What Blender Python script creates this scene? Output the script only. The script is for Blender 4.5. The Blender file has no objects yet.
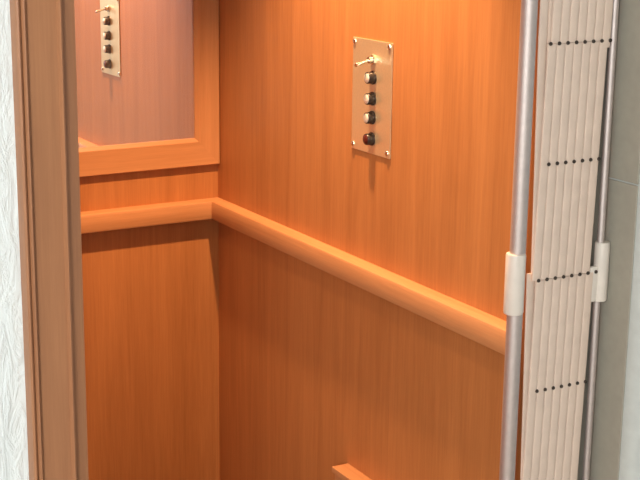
import bpy, bmesh, math
from mathutils import Vector, Matrix

S = bpy.context.scene
COL = S.collection

# ------------------------------------------------------------------ materials
def new_mat(name):
    m = bpy.data.materials.new(name); m.use_nodes = True
    nt = m.node_tree
    return m, nt, nt.nodes['Principled BSDF']

def node(nt, kind, **kw):
    n = nt.nodes.new(kind)
    for k, v in kw.items():
        if k in n.inputs: n.inputs[k].default_value = v
        else: setattr(n, k, v)
    return n

def plain(name, col, rough=0.5, metal=0.0, bump=0.0, bscale=200.0, coat=0.0, vary=0.04):
    m, nt, b = new_mat(name)
    tc = node(nt, 'ShaderNodeTexCoord')
    nz = node(nt, 'ShaderNodeTexNoise', Scale=bscale, Detail=3.0)
    nt.links.new(tc.outputs['Object'], nz.inputs['Vector'])
    ramp = node(nt, 'ShaderNodeValToRGB')
    ramp.color_ramp.elements[0].position = 0.3; ramp.color_ramp.elements[1].position = 0.7
    ramp.color_ramp.elements[0].color = tuple(c * (1 - vary) for c in col) + (1,)
    ramp.color_ramp.elements[1].color = tuple(min(1, c * (1 + vary)) for c in col) + (1,)
    nt.links.new(nz.outputs['Fac'], ramp.inputs['Fac'])
    nt.links.new(ramp.outputs['Color'], b.inputs['Base Color'])
    b.inputs['Roughness'].default_value = rough
    b.inputs['Metallic'].default_value = metal
    b.inputs['Coat Weight'].default_value = coat
    if bump:
        bp = node(nt, 'ShaderNodeBump', Strength=bump, Distance=0.001)
        nt.links.new(nz.outputs['Fac'], bp.inputs['Height'])
        nt.links.new(bp.outputs['Normal'], b.inputs['Normal'])
    return m

def wood(name, grain='Z', dark=(0.37, 0.138, 0.041), light=(0.52, 0.210, 0.066), rough=0.42, offset=0.0, contrast=1.0):
    """oak veneer: long soft cathedral bands and fine pores running along the grain"""
    m, nt, b = new_mat(name)
    tc = node(nt, 'ShaderNodeTexCoord')
    def mapped(across, along, off):
        mp = node(nt, 'ShaderNodeMapping')
        sc = [across] * 3; sc['XYZ'.index(grain)] = along
        mp.inputs['Scale'].default_value = sc
        mp.inputs['Location'].default_value = (off, off * 1.7, off * 0.6)
        nt.links.new(tc.outputs['Object'], mp.inputs['Vector'])
        return mp
    bands = node(nt, 'ShaderNodeTexNoise', Scale=1.0, Detail=4.0, Roughness=0.6, Distortion=0.6)
    nt.links.new(mapped(26, 1.3, offset).outputs['Vector'], bands.inputs['Vector'])
    fine = node(nt, 'ShaderNodeTexNoise', Scale=1.0, Detail=3.0, Roughness=0.7)
    nt.links.new(mapped(150, 5.0, offset + 3).outputs['Vector'], fine.inputs['Vector'])
    pores = node(nt, 'ShaderNodeTexNoise', Scale=1.0, Detail=2.0, Roughness=0.6)
    nt.links.new(mapped(420, 16, offset + 9).outputs['Vector'], pores.inputs['Vector'])
    a = node(nt, 'ShaderNodeMath', operation='MULTIPLY'); a.inputs[1].default_value = 0.50
    c = node(nt, 'ShaderNodeMath', operation='MULTIPLY_ADD'); c.inputs[1].default_value = 0.32
    d = node(nt, 'ShaderNodeMath', operation='MULTIPLY_ADD'); d.inputs[1].default_value = 0.18
    nt.links.new(bands.outputs['Fac'], a.inputs[0])
    nt.links.new(fine.outputs['Fac'], c.inputs[0]); nt.links.new(a.outputs[0], c.inputs[2])
    nt.links.new(pores.outputs['Fac'], d.inputs[0]); nt.links.new(c.outputs[0], d.inputs[2])
    ramp = node(nt, 'ShaderNodeValToRGB')
    ramp.color_ramp.elements[0].position = 0.5 - 0.17 / contrast
    ramp.color_ramp.elements[1].position = 0.5 + 0.15 / contrast
    ramp.color_ramp.elements[0].color = dark + (1,); ramp.color_ramp.elements[1].color = light + (1,)
    nt.links.new(d.outputs[0], ramp.inputs['Fac'])
    nt.links.new(ramp.outputs['Color'], b.inputs['Base Color'])
    b.inputs['Roughness'].default_value = rough
    b.inputs['Specular IOR Level'].default_value = 0.35
    bp = node(nt, 'ShaderNodeBump', Strength=0.12, Distance=0.0006)
    nt.links.new(d.outputs[0], bp.inputs['Height'])
    nt.links.new(bp.outputs['Normal'], b.inputs['Normal'])
    return m

def stucco_mat():
    m, nt, b = new_mat('white_trowelled_stucco')
    tc = node(nt, 'ShaderNodeTexCoord')
    mp = node(nt, 'ShaderNodeMapping'); mp.inputs['Scale'].default_value = (52, 52, 17)
    nt.links.new(tc.outputs['Object'], mp.inputs['Vector'])
    n1 = node(nt, 'ShaderNodeTexNoise', Scale=1.0, Detail=5.0, Roughness=0.6, Distortion=0.9)
    nt.links.new(mp.outputs['Vector'], n1.inputs['Vector'])
    mp2 = node(nt, 'ShaderNodeMapping'); mp2.inputs['Scale'].default_value = (110, 110, 70)
    nt.links.new(tc.outputs['Object'], mp2.inputs['Vector'])
    n2 = node(nt, 'ShaderNodeTexNoise', Scale=1.0, Detail=3.0, Roughness=0.6)
    nt.links.new(mp2.outputs['Vector'], n2.inputs['Vector'])
    r1 = node(nt, 'ShaderNodeValToRGB')
    r1.color_ramp.elements[0].position = 0.38; r1.color_ramp.elements[1].position = 0.62
    nt.links.new(n1.outputs['Fac'], r1.inputs['Fac'])
    ad = node(nt, 'ShaderNodeMath', operation='MULTIPLY_ADD'); ad.inputs[1].default_value = 0.35
    nt.links.new(n2.outputs['Fac'], ad.inputs[0]); nt.links.new(r1.outputs['Color'], ad.inputs[2])
    b.inputs['Base Color'].default_value = (0.76, 0.81, 0.80, 1)
    b.inputs['Roughness'].default_value = 0.8
    bp = node(nt, 'ShaderNodeBump', Strength=0.42, Distance=0.006)
    nt.links.new(ad.outputs[0], bp.inputs['Height']); nt.links.new(bp.outputs['Normal'], b.inputs['Normal'])
    return m

M_WALLV = wood('oak_veneer_upright', 'Z')
M_WALLB = wood('oak_veneer_back', 'Z', offset=5.0)
M_SOLIDX = wood('solid_oak_along_x', 'X', dark=(0.46, 0.20, 0.076), light=(0.60, 0.28, 0.115), offset=2.0)
M_SOLIDY = wood('solid_oak_along_y', 'Y', dark=(0.46, 0.20, 0.076), light=(0.60, 0.28, 0.115), offset=7.0)
M_SOLIDZ = wood('solid_oak_along_z', 'Z', dark=(0.46, 0.20, 0.076), light=(0.60, 0.28, 0.115), offset=11.0)
M_CASING = wood('oak_door_casing', 'Z', dark=(0.31, 0.132, 0.062), light=(0.42, 0.19, 0.088), offset=14.0, rough=0.38)
M_STUCCO = stucco_mat()
M_JAMB = plain('painted_plaster', (0.34, 0.315, 0.255), 0.55, bump=0.1, bscale=60)
M_WHITE = plain('white_plaster', (0.52, 0.545, 0.515), 0.7, bump=0.15, bscale=60)
M_ROOM = plain('room_plaster', (0.62, 0.60, 0.55), 0.8, bump=0.1, bscale=60)
M_CREAM = plain('cream_enamel', (0.70, 0.55, 0.445), 0.45, bscale=40)
M_SLEEVE = plain('cream_plastic', (0.70, 0.63, 0.55), 0.4, bscale=40)
M_STEEL = plain('satin_steel', (0.62, 0.545, 0.51), 0.60, metal=0.85, bscale=90)
M_RIVET = plain('dark_rivet_steel', (0.07, 0.055, 0.045), 0.45, metal=0.6)
M_PLATE = plain('brushed_brass_plate', (0.86, 0.68, 0.42), 0.30, metal=0.72, bscale=300)
M_CHROME = plain('polished_metal', (0.90, 0.86, 0.78), 0.22, metal=1.0)
M_CAP = plain('brass_button_cap', (0.95, 0.85, 0.66), 0.38, metal=0.45)
M_BLACK = plain('black_bezel', (0.025, 0.018, 0.014), 0.35)
M_RED = plain('dark_red_button', (0.085, 0.014, 0.009), 0.35)
M_MIRROR = plain('dusty_mirror_silver', (0.86, 0.84, 0.86), 0.0, metal=0.90, vary=0.0)
M_FLOOR = plain('cab_carpet', (0.10, 0.07, 0.05), 0.9, bump=0.4, bscale=500)
M_LFLOOR = plain('landing_tile', (0.45, 0.42, 0.38), 0.5, bscale=8)
M_CEIL = plain('white_ceiling_panel', (0.75, 0.72, 0.66), 0.6)

# ------------------------------------------------------------------ helpers
def link(name, bm, mat, parent=None, smooth=False):
    me = bpy.data.meshes.new(name)
    bmesh.ops.recalc_face_normals(bm, faces=bm.faces)
    bm.to_mesh(me); bm.free()
    me.materials.append(mat)
    if smooth:
        for p in me.polygons: p.use_smooth = True
        me.set_sharp_from_angle(angle=math.radians(40))
    o = bpy.data.objects.new(name, me); COL.objects.link(o)
    if parent: o.parent = parent
    return o

def struct(o):
    o['kind'] = 'structure'; return o

def tag(o, label, cat, group=None):
    o['label'] = label; o['category'] = cat
    if group: o['group'] = group
    return o

def thing(name, loc, label, cat, group=None):
    o = bpy.data.objects.new(name, None); COL.objects.link(o); o.location = loc
    return tag(o, label, cat, group)

def box(bm, x0, x1, y0, y1, z0, z1, bevel=0.0, seg=2):
    r = bmesh.ops.create_cube(bm, size=1.0)
    vs = r['verts']
    for v in vs:
        v.co = Vector((x0 + (v.co.x + .5) * (x1 - x0), y0 + (v.co.y + .5) * (y1 - y0), z0 + (v.co.z + .5) * (z1 - z0)))
    if bevel:
        es = list({e for v in vs for e in v.link_edges})
        bmesh.ops.bevel(bm, geom=es, offset=bevel, segments=seg, affect='EDGES', profile=0.5)

def prism(bm, prof, axis, a, b):
    """closed 2-D outline swept along an axis: 'Z' takes (x,y), 'X' takes (y,z), 'Y' takes (x,z)"""
    def P(u, v, t):
        return {'Z': (u, v, t), 'X': (t, u, v), 'Y': (u, t, v)}[axis]
    A = [bm.verts.new(P(u, v, a)) for u, v in prof]
    B = [bm.verts.new(P(u, v, b)) for u, v in prof]
    n = len(prof)
    for i in range(n):
        bm.faces.new((A[i], A[(i + 1) % n], B[(i + 1) % n], B[i]))
    bm.faces.new(A); bm.faces.new(B[::-1])

def lathe(bm, prof, origin, axis, n=24):
    """prof: (radius, height along axis) from bottom to top; closed with caps"""
    axis = Vector(axis).normalized()
    q = Vector((0, 0, 1)).rotation_difference(axis).to_matrix()
    rings = []
    for r, h in prof:
        ring = []
        for k in range(n):
            t = 2 * math.pi * k / n
            ring.append(bm.verts.new(Vector(origin) + q @ Vector((r * math.cos(t), r * math.sin(t), h))))
        rings.append(ring)
    for i in range(len(rings) - 1):
        for k in range(n):
            bm.faces.new((rings[i][k], rings[i][(k + 1) % n], rings[i + 1][(k + 1) % n], rings[i + 1][k]))
    bm.faces.new(rings[0][::-1]); bm.faces.new(rings[-1])

# ------------------------------------------------------------------ cab shell (corner at the origin)
W, D, HC = 0.86, 1.118, 2.02
b = bmesh.new(); box(b, -W - .02, 0.0, 0.0, 0.02, 0.0, HC); struct(link('wall_back', b, M_WALLB))
b = bmesh.new(); box(b, 0.0, 0.02, -D, 0.02, 0.0, HC, 0.001, 1); struct(link('wall_right', b, M_WALLV))
b = bmesh.new(); box(b, -W - .02, -W, -D, 0.0, 0.0, HC); struct(link('wall_left', b, M_WALLV))
b = bmesh.new(); box(b, -W - .02, 0.02, -D, 0.02, -.04, 0.0); struct(link('floor', b, M_FLOOR))
b = bmesh.new(); box(b, -W - .02, 0.02, -D, 0.02, HC, HC + .03); struct(link('ceiling', b, M_CEIL))

# ------------------------------------------------------------------ handrails (rounded oak rail against the wall)
RZ0, RZ1, RD = 0.8795, 0.9220, 0.032
def rail_profile():
    # (distance from wall, z): flat top, small rounded front edges
    pts = [(0, RZ0), (RD - .004, RZ0), (RD - .0012, RZ0 + .0012), (RD, RZ0 + .004), (RD, RZ1 - .006),
           (RD - .0018, RZ1 - .0018), (RD - .006, RZ1), (0, RZ1)]
    return [(-d, z) for d, z in pts]
b = bmesh.new(); prism(b, rail_profile(), 'X', -W, 0.0)
tag(link('handrail', b, M_SOLIDX, None, True), 'oak handrail across the back wall below the framed mirror', 'handrail', 'oak handrails round the cab')
b = bmesh.new(); prism(b, rail_profile(), 'Y', -1.118, -RD - .0005)
tag(link('handrail', b, M_SOLIDY, None, True), 'oak handrail sloping down the right cab wall below the switch plate', 'handrail', 'oak handrails round the cab')

# ------------------------------------------------------------------ framed mirror on the back wall
mir = thing('wall_mirror', (0, 0, 0), 'oak framed mirror on the back wall reflecting the button plate', 'mirror')
FZ0, FZ1, FI0, FI1, FT = 1.0015, 1.95, 1.0645, 1.89, 0.014
b = bmesh.new(); box(b, -W + .05, -.05, -.005, -.001, FI0 - .01, FI1 + .01)
link('mirror_glass', b, M_MIRROR, mir)
def frame_side(p, q, ip, iq, name, mat):
    """one mitred side: outer corners p,q and inner corners ip,iq in the (x,z) plane"""
    prof = [(0, -.0005), (0, -FT + .002), (.03, -FT), (.85, -FT), (.88, -FT + .0004), (1, -.0085), (1, -.0005)]   # (share of the width, y)
    b = bmesh.new()
    def end(o, i): return [b.verts.new((o[0] + (i[0] - o[0]) * u, y, o[1] + (i[1] - o[1]) * u)) for u, y in prof]
    A, B = end(p, ip), end(q, iq)
    n = len(prof)
    for k in range(n): b.faces.new((A[k], A[(k + 1) % n], B[(k + 1) % n], B[k]))
    b.faces.new(A); b.faces.new(B[::-1])
    link(name, b, mat, mir)
ox0, ox1, ix0, ix1 = -W + .001, -.001, -W + .061, -.061
frame_side((ox0, FZ0), (ox1, FZ0), (ix0, FI0), (ix1, FI0), 'bottom_rail', M_SOLIDX)
frame_side((ox0, FZ1), (ox1, FZ1), (ix0, FI1), (ix1, FI1), 'top_rail', M_SOLIDX)
frame_side((ox0, FZ0), (ox0, FZ1), (ix0, FI0), (ix0, FI1), 'stile', M_SOLIDZ)
frame_side((ox1, FZ0), (ox1, FZ1), (ix1, FI0), (ix1, FI1), 'stile', M_SOLIDZ)

# ------------------------------------------------------------------ control plate on the right wall
PY, PZ = -0.652, 1.235
pan = thing('control_panel', (0, PY, PZ), 'brass elevator control plate with toggle and buttons on right cab wall', 'control panel')
b = bmesh.new(); box(b, -.0025, -.0002, -.067, .067, -.1045, .1045, .0008, 2)
link('faceplate', b, M_PLATE, pan)
for y in (-.058, .060):
    for z in (-.095, .097):
        b = bmesh.new(); lathe(b, [(.0050, 0), (.0050, .0012), (.0040, .0026), (.0018, .0033)], (-.0025, y, z), (-1, 0, 0), 16)
        link('screw', b, M_CHROME, pan, True)
b = bmesh.new()
lathe(b, [(.0095, 0), (.0095, .003), (.0085, .0034)], (-.0025, -.004, .069), (-1, 0, 0), 6)
lathe(b, [(.0062, .003), (.0062, .010), (.0050, .011)], (-.0025, -.004, .069), (-1, 0, 0), 20)
tg = link('toggle_switch', b, M_CHROME, pan, True)
b = bmesh.new(); lathe(b, [(.0022, 0), (.0030, .020), (.0042, .026), (.0040, .0295), (.0020, .031)], (-.010, -.004, .069), (-1, .05, -.28), 16)
link('toggle_lever', b, M_CHROME, tg, True)
for i, z in enumerate((.0365, -.002, -.037, -.0765)):
    b = bmesh.new()
    lathe(b, [(.0125, 0), (.0125, .002), (.0108, .0035), (.0105, .0125), (.0098, .0135)], (-.0025, -.005, z), (-1, 0, 0), 28)
    pb = link('push_button', b, M_BLACK, pan, True)
    b = bmesh.new()
    lathe(b, [(.0086, .0130), (.0086, .0140), (.0074, .0152), (.0036, .0158)], (-.0025, -.005, z), (-1, 0, 0), 28)
    c = link('button_cap', b, M_RED if i == 3 else M_CAP, pb, True)
    if i == 3: pb['label'] = 'dark red push button'

# ------------------------------------------------------------------ low box on the right wall
cb = thing('wall_box', (0, -.74, .20), 'small oak box low on right cab wall, only its top corner in view', 'box')
b = bmesh.new(); box(b, -.034, 0.0, -.145, .145, 0.0, .280, .0015, 1); link('body', b, M_SOLIDZ, cb)
b = bmesh.new(); box(b, -.038, 0.0, -.15, .15, .280, .292, .0015, 2); link('lid', b, M_SOLIDY, cb)

# ------------------------------------------------------------------ landing: stucco wall, oak casing, right jamb
LY = -1.24
b = bmesh.new(); box(b, -3.2, -.80, LY, -1.12, 0.0, 2.7); struct(link('wall_landing', b, M_STUCCO))
b = bmesh.new(); box(b, -.80, .165, LY, -1.115, 2.16, 2.7); struct(link('wall_header', b, M_STUCCO))
cas = [(-.866, LY), (-.866, LY - .018), (-.8652, LY - .0208), (-.8630, LY - .0222), (-.8608, LY - .0208), (-.8592, LY - .0175),
       (-.8578, LY - .0200), (-.8555, LY - .0215), (-.8535, LY - .0200), (-.8520, LY - .0155), (-.850, LY - .0150), (-.8150, LY - .0150),
       (-.8135, LY - .0180), (-.8115, LY - .0200), (-.8093, LY - .0185), (-.8075, LY - .0110), (-.7980, LY - .0065), (-.7885, LY - .0035), (-.787, LY)]
b = bmesh.new(); prism(b, cas, 'Z', 0.0, 2.16); struct(link('trim_1', b, M_CASING, None, True))
b = bmesh.new(); box(b, -.802, -.787, LY + .0005, -1.115, 0.0, 2.16); struct(link('trim_2', b, M_CASING))

JX = 0.142
RY, RR, JY = -1.240, .034, -1.205       # front plane and corner radius of the right wall; where the jamb lining stops
pr = [(JX, -1.12), (JX, JY)]
for k in range(9):
    t = math.pi * 0.5 * k / 8
    pr.append((JX + RR - RR * math.cos(t), RY + RR - RR * math.sin(t)))
pr += [(2.2, RY), (2.2, -1.12)]
b = bmesh.new(); prism(b, pr, 'Z', 0.0, 2.7); struct(link('wall_landing_right', b, M_WHITE, None, True))
b = bmesh.new()          # two lengths of lining with an open joint between them
for z0, z1 in ((0.0, 1.1575), (1.1600, 2.16)):
    box(b, JX - .003, JX, JY, -1.12, z0, z1, .0008, 1)
struct(link('trim_3', b, M_JAMB))
b = bmesh.new(); box(b, .02, 2.2, -1.114, -1.09, 0.0, 2.7); struct(link('wall_shaft', b, M_JAMB))
b = bmesh.new(); box(b, -3.2, 2.2, -5.2, -1.10, -.04, 0.0); struct(link('floor_landing', b, M_LFLOOR))
b = bmesh.new(); box(b, -3.2, 2.2, -5.2, -1.115, 2.7, 2.74); struct(link('ceiling_landing', b, M_CEIL))

b = bmesh.new(); box(b, -3.26, 2.2, -5.26, -5.2, 0.0, 2.7); struct(link('wall_landing_rear', b, M_ROOM))
b = bmesh.new(); box(b, -3.26, -3.2, -5.2, -1.12, 0.0, 2.7); struct(link('wall_landing_left', b, M_ROOM))

# ------------------------------------------------------------------ folding lattice gate, pushed open to the right
GY = -1.150
gate = thing('folding_gate', (0, 0, 0), 'cream folding lattice gate pushed open against the right jamb', 'gate')
def post(x, r, label):
    b = bmesh.new(); lathe(b, [(r - .001, .012), (r, .014), (r, 2.12), (r - .001, 2.122)], (x, GY, 0), (0, 0, 1), 24)
    o = link('post', b, M_STEEL, gate, True); o['label'] = label
    return o
pl = post(-.0435, .0125, 'thick steel leading post')
pr_ = post(.1205, .0058, 'thin steel trailing post')
b = bmesh.new(); lathe(b, [(.0128, .9625), (.0148, .9630), (.0156, .966), (.0156, 1.056), (.0148, 1.0590), (.0128, 1.0595)], (-.0465, GY, 0), (0, 0, 1), 28)
link('sleeve', b, M_SLEEVE, gate, True)
b = bmesh.new(); lathe(b, [(.0062, .9610), (.0112, .9615), (.0120, .9640), (.0120, 1.055), (.0112, 1.0580), (.0062, 1.0585)], (.1250, GY, 0), (0, 0, 1), 28)
box(b, .1000, .1200, GY - .0056, GY + .003, .9615, 1.020, .002, 2)
link('sleeve', b, M_SLEEVE, gate, True)

R0, RP, X0, PITCH = 1.3795, 0.1838, -.0054, .0164
def slat(xa, za, xb, zb, y, top_ext, bot_ext):
    """half-round channel leaning from rivet (xa,za) down to rivet (xb,zb)"""
    hw, dp = .0079, .0026
    prof = [(-hw, 0), (hw, 0)] + [(hw * math.cos(t), -dp * (math.sin(t) ** .4)) for t in [math.pi * k / 10 for k in range(1, 10)]]
    b = bmesh.new()
    dx = (xb - xa) / (za - zb)
    zt, zl = za + top_ext, zb - bot_ext
    xt, xl = xa - dx * top_ext, xb + dx * bot_ext
    A = [b.verts.new((xt + u, y + v, zt)) for u, v in prof]
    B = [b.verts.new((xl + u, y + v, zl)) for u, v in prof]
    n = len(prof)
    for i in range(n): b.faces.new((A[i], A[(i + 1) % n], B[(i + 1) % n], B[i]))
    b.faces.new(A); b.faces.new(B[::-1])
    return link('slat', b, M_CREAM, gate, True)
YF, YB = GY - .0035, GY + .0035
TIERS = range(-2, 3)
for t in TIERS:
    za, zb = R0 - 2 * RP * t, R0 - 2 * RP * (t + 1)
    e = .011
    for k in range(1, 8):
        xt, xl = X0 + PITCH * k, X0 + PITCH * (k - 1)
        sh = -.007 if t >= 0 else .006
        slat(xt - .004 + sh, za, xl + .004 + sh, zb, YF, -.0004, e if k == 7 and t < 0 else -.0004)     # front layer
        slat(xl - .008, za, xl + (.0004 if t >= 0 else -.008), zb, YB, e if k == 1 else -.0004, e if k == 7 else -.0004)     # rear layer
for row in range(-3, 5):
    z = R0 - RP * row
    n, xs = (8, X0) if row % 2 == 0 else (7, X0 + PITCH * .5)
    for k in range(n):
        b = bmesh.new(); lathe(b, [(.0030, 0), (.0030, .0012), (.0023, .0024), (.0009, .0029)], (xs + PITCH * k, YF - .0024, z), (0, -1, 0), 14)
        link('rivet', b, M_RIVET, gate, True)

# ------------------------------------------------------------------ light
def spot(name, loc, target, power, color, size, blend, radius):
    l = bpy.data.lights.new(name, 'SPOT'); l.energy = power; l.color = color
    l.spot_size = math.radians(size); l.spot_blend = blend; l.shadow_soft_size = radius
    o = bpy.data.objects.new(name, l); COL.objects.link(o); o.location = loc
    o.rotation_euler = (Vector(target) - Vector(loc)).to_track_quat('-Z', 'Y').to_euler()
    return o
WARM = (1.0, 0.60, 0.325)
spot('cab_downlight', (-.17, -.66, 1.975), (-.17, -.66, 0), 108, WARM, 95, 0.65, .022)
spot('cab_downlight', (-.66, -.65, 1.975), (-.66, -.65, 0), 13, WARM, 110, 0.6, .022)

l = bpy.data.lights.new('landing_window_daylight', 'AREA'); l.shape = 'RECTANGLE'; l.size = 1.3; l.size_y = 1.5
l.energy = 172; l.color = (0.95, 0.98, 1.0)
o = bpy.data.objects.new('landing_window_daylight', l); COL.objects.link(o); o.location = (-3.1, -4.0, 1.9)
o.rotation_euler = (Vector((-.5, -1.2, 1.1)) - o.location).to_track_quat('-Z', 'Y').to_euler()

w = bpy.data.worlds.new('World'); S.world = w; w.use_nodes = True
bg = w.node_tree.nodes['Background']; bg.inputs['Color'].default_value = (0.9, 0.96, 1.0, 1); bg.inputs['Strength'].default_value = 0.55

# ------------------------------------------------------------------ camera
cam = bpy.data.cameras.new('camera'); co = bpy.data.objects.new('camera', cam); COL.objects.link(co)
f, pitch, yaw = 1400.0, math.atan(348 / 1400.0), math.radians(27.16)
cam.sensor_width = 36; cam.lens = f / 640 * 36; cam.shift_x = 70 / 640
co.location = (-1.36555, -2.82216, 1.6)
co.rotation_euler = (math.pi / 2 - pitch, 0, -yaw)
S.camera = co

S.view_settings.view_transform = 'Standard'; S.view_settings.look = 'None'
S.view_settings.exposure = 0.0; S.view_settings.gamma = 1.0; S.view_settings.use_curve_mapping = False
